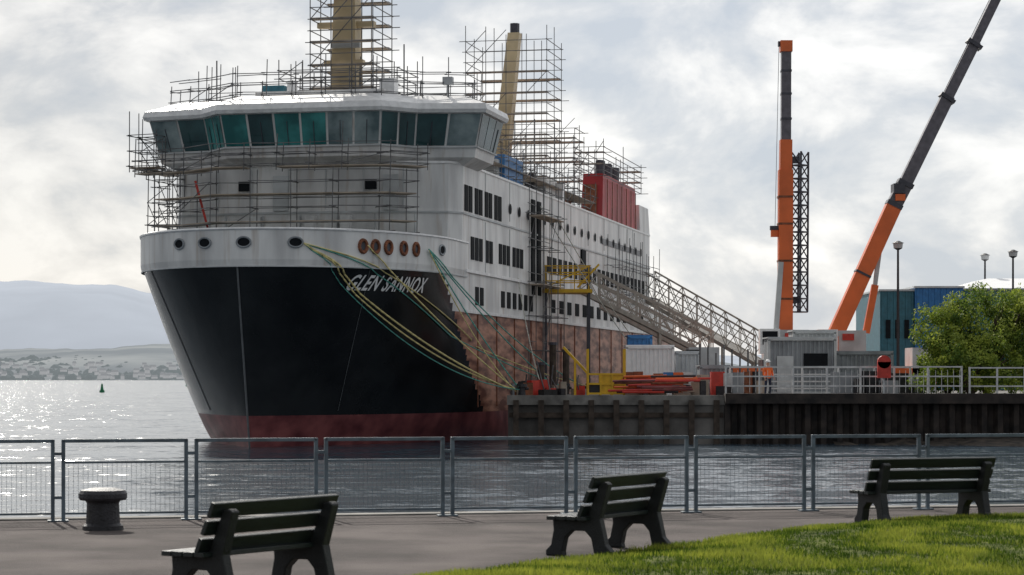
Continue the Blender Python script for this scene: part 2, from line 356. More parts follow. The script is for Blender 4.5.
# ---------------- scaffolding
sc=MB()
TR=0.027
def scaff(path,z0,z1,lift=1.0,w=1.0,bay=1.8,plk=(),k='tube',over=0.6,diag=0.3):
    pts=[]
    for a,b in zip(path[:-1],path[1:]):
        a=Vector(a);b=Vector(b); n=max(1,round((b-a).length/bay))
        for i in range(n): pts.append((a.lerp(b,i/n),(b-a).normalized()))
    pts.append((Vector(path[-1]),(Vector(path[-1])-Vector(path[-2])).normalized()))
    rows=[[],[]]
    for p,t in pts:
        n=Vector((t.y,-t.x)); rows[0].append(p); rows[1].append(p+n*w)
    zs=np.arange(z0+0.3,z1+0.01,lift)
    for r_ in rows:
        for p in r_:
            j=R()**2*over*2.2
            sc.tube((p.x,p.y,z0),(p.x+R()*0.08,p.y,z1+j),TR,k,4)
        for z in zs:
            for hh in(0,0.5):
                if hh and R()<0.45: continue
                for a,b in zip(r_[:-1],r_[1:]):
                    if R()<0.1: continue
                    e=(b-a)*0.12*R(); sc.tube((a.x-e.x,a.y-e.y,z+hh+R()*0.06),(b.x+e.x,b.y+e.y,z+hh+R()*0.06),TR,k,4)
        for a,b in zip(r_[:-1],r_[1:]):
            for z in zs[:-1]:
                if R()<diag: sc.tube((a.x,a.y,z),(b.x,b.y,z+lift),TR*0.9,k,4)
    for p,q in zip(*rows):
        for z in zs: 
            e=(q-p)*0.35*R(); sc.tube((p.x-e.x,p.y-e.y,z),(q.x+e.x,q.y+e.y,z),TR,k,4)
    for z in plk:
        for i in range(len(rows[0])-1):
            if R()<0.08: continue
            a,b,c,d=rows[0][i],rows[0][i+1],rows[1][i+1],rows[1][i]
            vs=[(p.x,p.y,zz) for zz in(z,z+0.06) for p in(a,b,c,d)]
            sc.add(vs,[(0,3,2,1),(4,5,6,7),(0,1,5,4),(1,2,6,5),(2,3,7,6),(3,0,4,7)],'plank')
fr_=[(-9.2,0.0),(-5.8,-0.9),(-4.3,-2.5),(4.3,-2.5),(5.8,-0.9)]
scaff(fr_,13.8,15.1,lift=0.55,w=1.0,bay=1.7,plk=(13.95,),diag=0.15,over=0.5)
scaff([(-7.8,-0.6),(-5.9,-1.3),(-4.3,-2.8),(4.3,-2.8),(5.4,-1.6)],9.0,13.9,lift=1.3,w=1.0,bay=2.2,plk=(11.15,12.55),diag=0.12,over=0)
scaff([(-9.9,4.5),(-9.9,-0.6),(-8.3,-0.9)],14.1,16.2,lift=0.8,w=-0.9,bay=1.5,plk=(14.3,),diag=0.3)
scaff([(-8.9,4.0),(-8.9,-0.6),(-7.2,-0.8)],9.8,14.1,lift=1.2,w=-0.8,bay=1.4,diag=0.4,over=0)
scaff([(-8.3,1.2),(-5.8,0.2),(-4.0,-1.2),(4.0,-1.2),(5.8,0.2),(8.3,1.2)],17.6,18.6,lift=0.6,w=-0.7,bay=1.7,diag=0.05,over=0.7)
scaff([(-7.6,5.5),(7.6,5.5)],17.4,19.0,lift=0.7,w=0.8,bay=1.6,diag=0.1,over=0.7)
def tower(v0,v1,s0_,s1_,z0,z1,lift,n,plk,diag=0.4,lean=0):
    for i in range(n+1):
        for sd in(s0_,s1_,(s0_+s1_)/2):
            v=lerp(v0,v1,i/n); sc.tube((v,sd,z0),(v+lean,sd,z1+R()*1.2),TR*1.15,'tube',4)
    z=z0
    while z<z1:
        for hh in (0,lift*0.5):
            for sd in(s0_,s1_): sc.tube((v0-0.5*R(),sd,z+hh),(v1+0.6*R(),sd,z+hh),TR*1.1,'tube',4)
            for v in(v0,v1): sc.tube((v,s0_-0.3*R(),z+hh),(v,s1_+0.3*R(),z+hh),TR*1.1,'tube',4)
        for i in range(n):
            if R()<diag: 
                a=lerp(v0,v1,i/n);b=lerp(v0,v1,(i+1)/n)
                sc.tube((a,s0_,z),(b,s0_,z+lift),TR,'tube',4)
        if R()<plk:
            sc.box(((v0+v1)/2,s0_+0.35,z+0.05),(v1-v0,0.7,0.06),'plank'); sc.box(((v0+v1)/2,s1_-0.35,z+0.05),(v1-v0,0.7,0.06),'plank')
        z+=lift
tower(-1.5,2.0,4.2,8.0,17.6,31,1.25,3,0.9)
tower(-3.2,3.4,4.0,8.2,17.6,19.8,0.9,5,0.7)
tower(-2.7,3.2,44.5,49.8,14.5,27.4,1.5,4,0.9)
tower(-0.3,5.4,43.5,47,14.5,20.5,1.4,4,0.8)
tower(5.8,7.9,41,57,17.2,18.9,0.8,4,0.8)
tower(-7.8,-6,41,50,14.4,18,1,3,0.5)
scaff([(7.5,9),(7.5,40)],14.4,16.1,lift=0.9,w=-1.2,bay=2.0,plk=(15.2,),diag=0.25,over=0.7)
scaff([(8.0,16),(8.0,22)],2.6,14.4,lift=2.0,w=0.9,bay=2.2,plk=(8.7,12.7),diag=0.3,over=0.6)
scaff([(8.0,42),(8.0,60)],9.0,12.5,lift=1.8,w=0.8,bay=2.8,diag=0.15)
so=empty('scaffolding',(SX,SY,0),-TH); sc.obj('scaffold_tubes',so)
# ---------------- ropes
def rope(a,b,k,sag,r=0.04,hullpush=True):
    mb=MB(); pts=[]
    for i in range(41):
        t=i/40; p=a.lerp(b,t); p.z-=sag*4*t*(1-t)
        if hullpush:
            v,s_,z=SL(p); lim=hb(s_,min(z,ZD))+(0.22 if z>8.4 else 0.08)
            if s_<2.5 and 0<v<lim: p=SW(lim,s_,z)
        pts.append(p)
    mb.path(pts,r,k,5); mb.obj('mooring_rope',smooth=True)
def bp(px,z=9.6):
    p,t,n=on_bulwark(px,1,z); p=p+n*0.2; return SW(p.x,p.y,z)
A=bp(303); A2=bp(425)
rope(A,Vector((0.0,115.2,2.7)),'ropey',0.7,0.045); rope(A,Vector((0.3,115.6,2.7)),'ropey',1.1,0.04); rope(bp(365),Vector((0.2,115.0,2.7)),'ropey',0.3,0.036)
rope(A,Vector((2.9,124,2.8)),'ropeg',0.6,0.03); rope(A,Vector((4.5,131,2.8)),'ropey',0.9,0.032)
rope(A2,Vector((0.5,116,2.6)),'ropeg',0.3,0.035); rope(A2,Vector((2.6,124,2.6)),'ropeg',0.4,0.035); rope(A2,Vector((0.2,115.4,2.6)),'ropey',0.6,0.03)
rope(A2,Vector((4.6,133,2.6)),'ropeg',0.8,0.035); rope(A,Vector((0.5,115.2,2.7)),'ropeg',1.5,0.026)
rope(SW(7.8,14,9),Vector((1.6,117,2.6)),'ropew',0.6,0.03)
rope(SW(7.8,20,13.6),Vector((8.6,134,3.0)),'ropew',0.3,0.03)
rope(SW(7.8,26,13.0),Vector((9.6,140,3.0)),'ropew',0.5,0.03)
# ---------------- quay
qy=MB()
c=[(-0.2,114.0),(10.6,113.6),(400,112),(400,900),(-0.2+0.2217*700,814)]
qy.add([(x,y,QZ) for x,y in c],[tuple(range(len(c)))],'conc')
qy.add([(c[0][0],c[0][1],-2),(c[4][0],c[4][1],-2),(c[4][0],c[4][1],QZ),(c[0][0],c[0][1],QZ)],[(0,1,2,3)],'conc')
qy.add([(c[0][0],c[0][1],-2),(c[1][0],c[1][1],-2),(c[1][0],c[1][1],QZ-0.004),(c[0][0],c[0][1],QZ-0.004)],[(0,1,2,3)],'conc')
qy.box((5.2,113.75,QZ-0.2),(10.9,0.4,0.48),'cope'); 
qy.box((5.2,113.68,QZ-0.95),(10.7,0.22,0.25),'timber')
for i in range(9): qy.box((0.2+i*1.25,113.5,0.6),(0.28,0.3,3.2),'timber')
vs=[];fs=[];x=10.6;pts=[]
while x<90:
    pts+= [(x,113.35),(x+0.25,113.35),(x+0.4,113.7),(x+0.65,113.7)]; x+=0.8
for p in pts: vs+=[(p[0],p[1],-2),(p[0],p[1],QZ-0.35)]
for i in range(len(pts)-1): fs.append((2*i,2*i+2,2*i+3,2*i+1))
qy.add(vs,fs,'pile'); qy.box((50.6,113.4,QZ-0.12),(80,0.9,0.5),'pile')
qy.box((240,113.2,0.2),(320,0.9,4.6),'pile')
qy.obj('quay')
dp=MB()
for px,D,t in((553,121,345),(566,124,352),(541,120,365)):
    p=W(px,400,D); top=W(px,t,D).z; dp.tube((p.x,p.y,-1),(p.x,p.y,top),0.2,'timber',8,0.18); dp.tube((p.x,p.y,top),(p.x,p.y,top+0.15),0.24,'crdark',8)
dp.obj('timber_piles')
for (x,y) in((0.5,115.2),(2.9,124),(4.5,131)):
    b=MB(); b.tube((x,y,QZ),(x,y,QZ+0.45),0.2,'iron',10,0.16); b.tube((x,y,QZ+0.45),(x,y,QZ+0.6),0.28,'iron',10,0.26); b.tube((x-0.35,y,QZ+0.36),(x+0.35,y,QZ+0.36),0.07,'iron',8); b.obj('mooring_bollard')
def railing(name,x0,x1,y,zb,h,k,bay=1.6,bars=3,pick=True):
    f=MB(); n=round((x1-x0)/bay)
    for i in range(n+1): xx=lerp(x0,x1,i/n); f.box((xx,y,zb+h/2),(0.09,0.09,h),k)
    for j in range(bars): f.box(((x0+x1)/2,y,zb+h-0.04-j*(h-0.2)/(bars-0.5)),(x1-x0,0.06,0.07),k)
    if pick:
        x=x0
        while x<x1: f.box((x,y,zb+h*0.45),(0.02,0.02,h*0.8),k); x+=0.3
    f.obj(name)
railing('quay_railing',10.7,22.5,113.9,QZ+0.1,1.4,'qfence')
railing('quay_railing',22.9,60,113.9,QZ+0.1,1.35,'qfence',bay=1.4,bars=3,pick=False)
railing('quay_railing',11.5,21,120,QZ,1.5,'qfence',bay=2,bars=4,pick=False)
def gangway(a,b,w=1.5,h=1.6):
    g=MB(); a=Vector(a);b=Vector(b); d=(b-a); L=d.length; u=d.normalized(); side=Vector((-u.y,u.x,0)).normalized(); up=Vector((0,0,1))
    n=int(L/1.3)
    g.beam(a,b,w,0.12,'alu')
    for sd in(-1,1):
        o=side*sd*w/2
        g.beam(a+o-up*0.05,b+o-up*0.05,0.16,0.28,'alu'); g.beam(a+o+up*h,b+o+up*h,0.12,0.12,'alu'); g.beam(a+o+up*h*0.55,b+o+up*h*0.55,0.06,0.06,'alu')
        for i in range(n+1):
            p=a.lerp(b,i/n)+o; g.beam(p,p+up*h,0.07,0.07,'alu',up=Vector((0,1,0)))
            if i<n:
                q=a.lerp(b,(i+1)/n)+o; g.beam(p,q+up*h,0.05,0.05,'alu'); g.beam(p+up*h,q,0.05,0.05,'alu')
    for t in (0.97,0.6):
        p=a.lerp(b,t)
        for sd in(-1,1): g.beam(p+side*sd*w/2,Vector((p.x+side.x*sd*w/2,p.y+side.y*sd*w/2,QZ)),0.14,0.14,'alu',up=Vector((0,1,0)))
    g.obj('gangway')
gangway(W(580,290,143),W(712,357,143))
gangway(W(600,306,151),W(700,356,151),1.3,1.4)
gangway(W(648,298,176),W(762,364,170),1.9,2.1)
yt=MB(); p=W(567,290,138)
for dx in(-1.3,1.3):
    for dy in(-1.2,1.2):
        yt.box((p.x+dx,p.y+dy,(p.z+QZ)/2+0.7),(0.14,0.14,p.z-QZ+1.5),'crdark')
yt.box((p.x,p.y,p.z-0.1),(3.0,2.8,0.22),'yellow')
for zz in(0.5,1.0,1.4): 
    for dy in(-1.3,1.3): yt.box((p.x,p.y+dy,p.z+zz),(2.8,0.06,0.07),'yellow')
for i in range(4): yt.box((p.x-1.3+i*0.86,p.y-1.3,p.z+0.7),(0.06,0.06,1.4),'yellow')
yt.beam((p.x-1.3,p.y-1.3,p.z+0.1),(p.x+1.3,p.y-1.3,p.z+1.4),0.08,0.08,'yellow')
yt.beam((p.x+0.6,p.y-1.2,p.z+0.1),(p.x+1.9,p.y-1.2,p.z+1.5),0.12,0.12,'yellow')
yt.obj('gangway_landing_tower')
yc=MB(); p=W(606,395,118)
for dx in(-0.95,-0.3,0.3,0.95):
    for dy in(-0.7,0.7): yc.box((p.x+dx,p.y+dy,QZ+1.2 if abs(dx)>0.5 else QZ+0.55),(0.09,0.09,2.4 if abs(dx)>0.5 else 1.1),'yellow')
for zz in(0.1,0.6,1.1): 
    for dy in(-0.7,0.7): yc.box((p.x,p.y+dy,QZ+zz),(1.98,0.07,0.1),'yellow')
yc.box((p.x+0.3,p.y-0.66,QZ+0.6),(1.1,0.04,0.9),'yellow'); yc.box((p.x,p.y,QZ+0.3),(1.7,1.2,0.5),'iron')
yc.beam((p.x-0.9,p.y,QZ+1.1),(p.x-2.2,p.y+0.4,QZ+2.5),0.12,0.12,'yellow'); yc.beam((p.x-1.6,p.y+0.2,QZ),(p.x-1.6,p.y+0.2,QZ+1.9),0.12,0.12,'yellow',up=Vector((0,1,0)))
yc.obj('yellow_safety_cage')
def container(name,px0,px1,pyt,D,k,depth=2.6,zb=QZ,door=False,roofk=None):
    x0=W(px0,0,D).x;x1=W(px1,0,D).x; zt_=W(0,pyt,D).z; g=MB()
    g.box(((x0+x1)/2,D+depth/2,(zb+zt_)/2),(x1-x0-0.1,depth-0.1,zt_-zb-0.05),k)
    x=x0+0.15
    while x<x1-0.1: g.box((x,D+0.03,(zb+zt_)/2),(0.1,0.08,zt_-zb-0.3),k); x+=0.24
    for zz in(zb+0.08,zt_-0.06): g.box(((x0+x1)/2,D+0.0,zz),(x1-x0,0.16,0.16),roofk or k)
    for xx in(x0+0.05,x1-0.05): g.box((xx,D,(zb+zt_)/2),(0.14,0.16,zt_-zb-0.17),roofk or k)
    g.box(((x0+x1)/2,D+depth/2,zt_+0.02),(x1-x0+0.05,depth+0.05,0.08),roofk or k)
    if door:
        g.box(((x0*0.75+x1*0.25),D-0.06,zb+1.1),(0.9,0.06,2.0),'lgrey'); g.box(((x0*0.3+x1*0.7),D-0.06,(zb+zt_)/2+0.3),(1.3,0.06,0.8),'dark')
    g.obj(name)
container('shipping_container',626,674,346,124,'letter')
container('shipping_container',628,652,336,128,'blue')
container('site_cabin',768,836,338,124,'grey',door=True,roofk='lgrey')
container('site_cabin',836,893,352,126,'grey',roofk='grey')
container('site_cabin',793,836,331,129,'lgrey',zb=4.6)
container('shipping_container',700,730,366,121,'grey')
container('shipping_container',676,700,352,130,'lgrey')
st=MB()
for i in range(40):
    px=630+R()*64; D=116+R()*3; p=W(px,380,D); z=QZ+0.15+R()*0.9; a=R()*0.3
    st.tube((p.x-0.9-R()*0.4,D,z),(p.x+0.9+R()*.4,D+a,z+R()*0.05),0.06,random.choice(['rust','orange','redp','redp','red','iron','redp']),6)
for i in range(8): st.box((W(634+i*8,0,117).x,117.5,QZ+0.08+0.16*(i%3)),(0.9,0.8,0.14),'plank')
for i in range(7): st.box((W(628+i*10,0,119).x,119,QZ+0.5+0.2*R()),(0.5,0.5,1.0+R()*0.4),random.choice(['blue','redp','rust','lgrey','orange']))
st.obj('pipe_stack')
jk=MB()
for i in range(26):
    px=512+R()*70; D=116+R()*3+max(0,(px-540)/20); p=W(px,390,D); h=0.2+R()*0.7
    jk.box((p.x,D,QZ+h/2),(0.2+R()*0.5,0.4,h),random.choice(['iron','rust','plank','rubber','grey','iron','redp']),rz=R())
    if R()<0.4: jk.tube((p.x,D,QZ),(p.x+R()-.5,D,QZ+0.8+R()),0.04,'tube')
for i in range(34):
    px=690+R()*75; D=117+R()*4; p=W(px,390,D); h=0.3+R()*1.0
    jk.box((p.x,D,QZ+h/2),(0.2+R()*0.6,0.5,h),random.choice(['iron','grey','plank','lgrey','redp','iron','rust']),rz=R())
for i in range(8):
    px=700+i*8; D=123; p=W(px,390,D); jk.tube((p.x,D,QZ),(p.x,D,QZ+2+R()*0.8),0.05,'tube')
for i in range(16):
    px=840+R()*80; D=117+R()*4; p=W(px,390,D); h=0.4+R()*0.9
    jk.box((p.x,D,QZ+h/2),(0.3+R()*0.9,0.5,h),random.choice(['iron','grey','grey','lgrey','iron']),rz=R())
jk.obj('dockside_equipment')
# ---------------- cranes
def wheels(g,x0,x1,n,y,zb):
    for i in range(n):
        for dy in(-1.25,1.25):
            xx=lerp(x0,x1,i/(n-1)); g.tube((xx,y+dy-0.2,zb+0.6),(xx,y+dy+0.2,zb+0.6),0.6,'rubber',14); g.tube((xx,y+dy-0.22,zb+0.6),(xx,y+dy+0.22,zb+0.6),0.25,'lgrey',10)
def carrier(g,x,y,zb,flip=1):
    g.box((x,y,zb+1.15),(11,2.7,0.7),'orange'); g.box((x-5*flip,y,zb+1.9),(1.8,2.7,1.7),'lgrey'); g.box((x-5.6*flip,y,zb+2.2),(0.7,2.74,0.8),'dark')
    wheels(g,x-4.3,x+4.3,5,y,zb)
    g.box((x,y,zb+1.75),(3,2.4,0.5),'crdark')
    g.box((x,y,zb+2.9),(2.6,2.4,1.8),'lgrey'); g.box((x+1.3*flip,y,zb+2.7),(1.8,2.6,1.5),'orange'); g.box((x-1.1,y-1.3,zb+3.1),(1.2,0.9,1.5),'letter'); g.box((x-1.1,y-1.78,zb+3.3),(0.9,0.05,0.8),'dark')
    g.box((x+0.2,y-1.25,zb+3.4),(0.7,0.1,0.4),'redp')
    for dx in(-5,5): 
        g.box((x+dx,y-2.4,zb+0.7),(0.35,2.2,0.3),'orange'); g.box((x+dx,y-3.4,zb+0.4),(0.25,0.25,0.8),'lgrey')
def lattice(g,a,b,w,k,step=1.0,r=0.045):
    a=Vector(a);b=Vector(b); u=(b-a).normalized(); s1=u.orthogonal().normalized(); s2=u.cross(s1)
    n=int((b-a).length/step); cs=[(1,1),(1,-1),(-1,-1),(-1,1)]
    for x,y in cs: g.tube(a+(s1*x+s2*y)*w/2,b+(s1*x+s2*y)*w/2,r*1.3,k,5)
    for i in range(n):
        p=a.lerp(b,i/n);q=a.lerp(b,(i+1)/n)
        for j in range(4):
            c0=cs[j];c1=cs[(j+1)%4]; g.tube(p+(s1*c0[0]+s2*c0[1])*w/2,q+(s1*c1[0]+s2*c1[1])*w/2,r,k,4); g.tube(p+(s1*c0[0]+s2*c0[1])*w/2,p+(s1*c1[0]+s2*c1[1])*w/2,r,k,4)
Yv=Vector((0,1,0))
def crane1():
    g=MB(); D=138; base=W(785,330,D); carrier(g,base.x,D,QZ)
    def P(x,y,o=0): return W(x,y,D+o)
    g.beam(P(785,338),P(785.5,170),0.85,0.85,'orange',up=Yv)
    g.beam(P(785.5,170),P(785.8,140),0.72,0.72,'orange',up=Yv)
    g.beam(P(785.8,140),P(786,50),0.58,0.58,'crgrey',up=Yv)
    g.beam(P(786,52),P(786,41),0.72,0.72,'orange',up=Yv)
    for yy in (300,262,225,198): g.beam(P(785,yy),P(785,yy-2),0.9,0.9,'rust',up=Yv)
    for yy in (120,95,72): g.beam(P(786,yy),P(786,yy-2),0.64,0.64,'crdark',up=Yv)
    g.beam(P(776,330,-0.4),P(781,262,-0.4),0.3,0.3,'lgrey',up=Yv)
    lattice(g,P(799,312),P(800,152),0.72,'crdark',0.75,0.05)
    g.box(P(792,300),(0.9,0.4,0.4),'crdark'); g.box(P(792,160),(0.9,0.4,0.4),'crdark')
    g.tube(P(779,45),P(775,228),0.02,'crdark',4)
    g.box(P(775,232),(0.5,0.3,0.6),'orange'); g.box(P(775,228),(0.6,0.35,0.25),'crdark')
    g.beam(P(784,44),P(778,44),0.3,0.3,'crdark')
    g.obj('mobile_crane')
def crane2():
    g=MB(); D=140; base=W(842,330,D); carrier(g,base.x,D,QZ,-1)
    def P(x,y,o=0): return W(x,y,D+o)
    g.beam(P(836,333),P(894,205),0.95,0.9,'orange',up=Yv)
    g.beam(P(892,209),P(906,182),0.9,0.82,'crgrey',up=Yv)
    g.beam(P(905,184),P(948,96),0.78,0.74,'crgrey',up=Yv); g.beam(P(947,98),P(975,42),0.66,0.64,'crgrey',up=Yv); g.beam(P(974,44),P(1006,-22),0.56,0.54,'crgrey',up=Yv)
    for a,b in(((893,207),(895,203)),((904,186),(906,182)),((946,100),(948,97)),((973,46),(975,43)),((862,275),(863,273))):
        g.beam(P(*a),P(*b),1.0,1.0,'crdark',up=Yv)
    g.beam(P(866,333),P(875,285),0.4,0.4,'orange',up=Yv); g.beam(P(875,285),P(880,247),0.26,0.26,'lgrey',up=Yv)
    g.box(P(898,189),(0.7,1.2,0.6),'crdark'); g.box(P(899,198),(0.6,1.1,0.4),'orange')
    g.tube(P(888,206),P(1000,-22),0.025,'crdark',4)
    g.obj('mobile_crane')
crane1(); crane2()
# ---------------- right buildings
def shed():
    e=empty('blue_warehouse'); g=MB(); D=172
    x0=W(880,0,D).x; x1=W(914,0,D).x; x2=W(962,0,D).x; x3=x2+14
    def wall(xa,xb,zt_,k,dy=0,dep=12):
        g.box(((xa+xb)/2,D+dy+dep/2,(QZ+zt_)/2),(xb-xa,dep,zt_-QZ),k); x=xa+0.2
        while x<xb: g.box((x,D+dy-0.02,(QZ+zt_)/2),(0.12,0.1,zt_-QZ-0.1),k); x+=0.45
        g.box(((xa+xb)/2,D+dy+dep/2,zt_+0.06),(xb-xa+0.2,dep+0.3,0.14),'lgrey')
    wall(x0,x1,W(0,291,D).z,'teal2'); wall(x1+0.02,x2,W(0,288,D).z,'blue',-0.4)
    wall(x2+0.02,x3+30,W(0,290,D).z,'teal2',0.3)
    za=W(0,290,D).z+0.15; zc=W(0,275,D).z
    g.add([(x2-0.3,D,za),(x3+30,D,za),(x3+30,D+6,zc),(x2+3.2,D+6,zc),(x2+3.2,D+12,zc),(x3+30,D+12,zc)],[(0,1,2,3),(3,2,5,4)],'letter')
    g.add([(x2-0.3,D,za),(x2+3.2,D+6,zc),(x2+3.2,D+12,zc),(x2-0.3,D+12,za)],[(0,1,2,3)],'lgrey')
    for q in range(4): g.box((x0+0.6+q*0.7,D-0.1,7),(0.35,0.06,1.4),'dark')
    g.box((x1+1.6,D-0.5,5.8),(1.0,0.05,1.2),'letter')
    g.obj('walls_and_roof',e)
shed()
def lamp(px,pyt,D,zb=QZ):
    g=MB(); p=W(px,pyt,D); g.tube((p.x,D,zb),(p.x,D,p.z),0.11,'iron',8,0.07); g.tube((p.x,D,p.z),(p.x,D,p.z+0.12),0.1,'iron',8,0.3); g.tube((p.x,D,p.z+0.12),(p.x,D,p.z+0.45),0.3,'lgrey',10,0.34); g.tube((p.x,D,p.z+0.45),(p.x,D,p.z+0.6),0.42,'iron',10,0.1); g.obj('street_lamp')
lamp(898,250,150); lamp(985,261,180); lamp(1013,258,165)
g=MB(); p=W(884,372,113.4); x=p.x
g.box((x,113.5,QZ+0.6),(0.09,0.09,1.0),'lgrey'); g.box((x,113.4,QZ+1.3),(0.66,0.22,0.8),'redp')
g.tube((x,113.29,QZ+1.7),(x,113.51,QZ+1.7),0.33,'redp',16); g.obj('lifebuoy_housing')
# ---------------- worker
def worker(x,y,zb,ang=0):
    V=[(0,0,0.95),(0,0,1.15),(0,0,1.38),(0,0,1.5),(0,0.01,1.6),(0,0.01,1.7),(0.19,0,1.42),(0.25,0.02,1.15),(0.24,-0.15,0.95),(-0.19,0,1.42),(-0.27,0.0,1.15),(-0.25,-0.12,0.92),(0.1,0,0.9),(0.12,-0.02,0.5),(0.12,0.02,0.08),(0.13,-0.12,0.04),(-0.1,0,0.9),(-0.13,0.0,0.5),(-0.14,0.04,0.08),(-0.15,-0.1,0.04),(0.24,-0.2,0.9),(-0.25,-0.17,0.86)]
    E=[(0,1),(1,2),(2,3),(3,4),(4,5),(2,6),(6,7),(7,8),(2,9),(9,10),(10,11),(0,12),(12,13),(13,14),(14,15),(0,16),(16,17),(17,18),(18,19),(8,20),(11,21)]
    Rr=[.15,.15,.17,.065,.095,.1,.085,.06,.045,.085,.06,.045,.1,.07,.055,.05,.1,.07,.055,.05,.04,.04]
    me=bpy.data.meshes.new('w'); me.from_pydata(V,E,[]); o=bpy.data.objects.new('w',me); scene.collection.objects.link(o)
    m=o.modifiers.new('s','SKIN'); o.modifiers.new('ss','SUBSURF').levels=1
    for i,sv in enumerate(me.skin_vertices[0].data): sv.radius=(Rr[i],Rr[i]*(0.75 if i in(0,1,2) else 1)); sv.use_root=(i==0)
    bpy.context.view_layer.update(); dg=bpy.context.evaluated_depsgraph_get(); m2=bpy.data.meshes.new_from_object(o.evaluated_get(dg)); bpy.data.objects.remove(o)
    for k in('hivis','navy','skin','lgrey','rubber'): m2.materials.append(M[k])
    for p in m2.polygons:
        z=p.center.z; p.use_smooth=True
        p.material_index=0 if 0.93<z<1.5 else (1 if 0.12<z<=0.93 and abs(p.center.x)<0.22 else (2 if z>=1.5 or z>0.8 else 4))
    e=empty('dock_worker',(x,y,zb),ang); ob_=bpy.data.objects.new('body',m2); scene.collection.objects.link(ob_); ob_.parent=e
    h=MB(); 
    rings=[]
    for a in np.linspace(0,math.pi/2,5): rings.append([(0.125*math.cos(a)*math.cos(b),0.01+0.14*math.cos(a)*math.sin(b),1.72+0.12*math.sin(a)) for b in np.linspace(0,2*math.pi,13)[:-1]])
    h.loft(rings,'letter'); h.box((0,-0.15,1.725),(0.16,0.08,0.015),'letter'); h.box((0,-0.1,1.66),(0.03,0.03,0.04),'skin')
    h.box((0.035,-0.098,1.685),(0.025,0.01,0.012),'dark'); h.box((-0.035,-0.098,1.685),(0.025,0.01,0.012),'dark')
    # five-fingered hands
    for hx,hy,hz in((0.24,-0.21,0.88),(-0.25,-0.18,0.84)):
        for f in range(4):
            a=Vector((hx-0.027+f*0.018,hy-0.01,hz)); b_=a+Vector((0,-0.02,-0.035-0.006*(1 if f in(1,2) else 0))); h.tube(a,b_,0.009,'skin',5); h.tube(b_,b_+Vector((0,0.012,-0.03)),0.008,'skin',5)
        h.tube((hx+(0.03 if hx<0 else -0.03),hy,hz+0.02),(hx+(0.045 if hx<0 else -0.045),hy-0.02,hz-0.02),0.009,'skin',5)
    h.obj('helmet_face_and_fingers',e)
p=W(768,380,115); worker(p.x,115,QZ,0.4)
# ---------------- trees
def bush(name,cx,cy,zb,w,h,nleaf,ls=0.16,ncl=60):
    e=empty(name,(cx,cy,zb)); t=MB(); cl=[]
    for i in range(7):
        a=R()*6.28; rr=w*0.36*R()**.5; top=Vector((math.cos(a)*rr,math.sin(a)*rr*0.7,h*(0.5+0.35*R()))); 
        mid=Vector((top.x*0.4,top.y*0.4,h*0.3)); t.tube((0,0,0),mid,0.13,'bark',6,0.09); t.tube(mid,top,0.09,'bark',6,0.03)
        for q in range(3): t.tube(mid.lerp(top,0.5),top+Vector((R()-.5,R()-.5,R()-.3))*1.2,0.04,'bark',5,0.015)
    t.obj('trunk_and_limbs',e)
    for i in range(ncl):
        a=R()*6.28; rr=(w*0.5)*R()**.5; z=h*(0.08+0.82*R())
        lim=1.0-max(0,(z/h-0.6))*1.0
        cl.append((Vector((math.cos(a)*rr*lim,math.sin(a)*rr*0.75*lim,z)),0.3+0.5*R(),random.choice([0,1,1,2,2])))
    l=MB()
    for i in range(nleaf):
        c_,r_,k=random.choice(cl); d=Vector((random.gauss(0,1),random.gauss(0,1),random.gauss(0,1))); d=d.normalized()*r_*(R()**0.4)
        p=c_+d; kk=k
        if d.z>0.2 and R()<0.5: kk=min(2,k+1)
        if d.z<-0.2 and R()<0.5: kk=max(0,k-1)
        a=Vector((R()-.5,R()-.5,R()-.5)).normalized(); b=a.orthogonal().normalized(); s_=ls*(0.6+0.8*R())
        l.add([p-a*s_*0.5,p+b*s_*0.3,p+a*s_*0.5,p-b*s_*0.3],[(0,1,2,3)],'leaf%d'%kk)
    l.obj('foliage',e)
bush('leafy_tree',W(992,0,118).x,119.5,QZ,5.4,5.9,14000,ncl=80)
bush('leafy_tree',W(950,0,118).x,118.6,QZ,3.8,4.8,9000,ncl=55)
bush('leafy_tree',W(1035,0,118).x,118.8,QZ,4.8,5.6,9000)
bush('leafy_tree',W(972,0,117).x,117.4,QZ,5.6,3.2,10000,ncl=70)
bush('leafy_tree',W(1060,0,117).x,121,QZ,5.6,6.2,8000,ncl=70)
# ---------------- shore at foot of quay wall
g=MB(); nx,ny=90,14; vs=[];fs=[]
for j in range(ny+1):
    for i in range(nx+1):
        x=16+i*60/nx; y=102+j*11.6/ny; d=(y-112)+min(8,max(0,x-17)*0.45)
        nz=mnoise.noise(Vector((x*0.7,y*0.7,0)))*0.25+mnoise.noise(Vector((x*2.3,y*2.3,3)))*0.15
        vs.append((x,y,max(-1.5,min(0.5,d*0.1))+nz-0.1))
for j in range(ny):
    for i in range(nx): a=j*(nx+1)+i; fs.append((a,a+1,a+nx+2,a+nx+1))
g.add(vs,fs,'rock'); g.obj('rocky_shore')
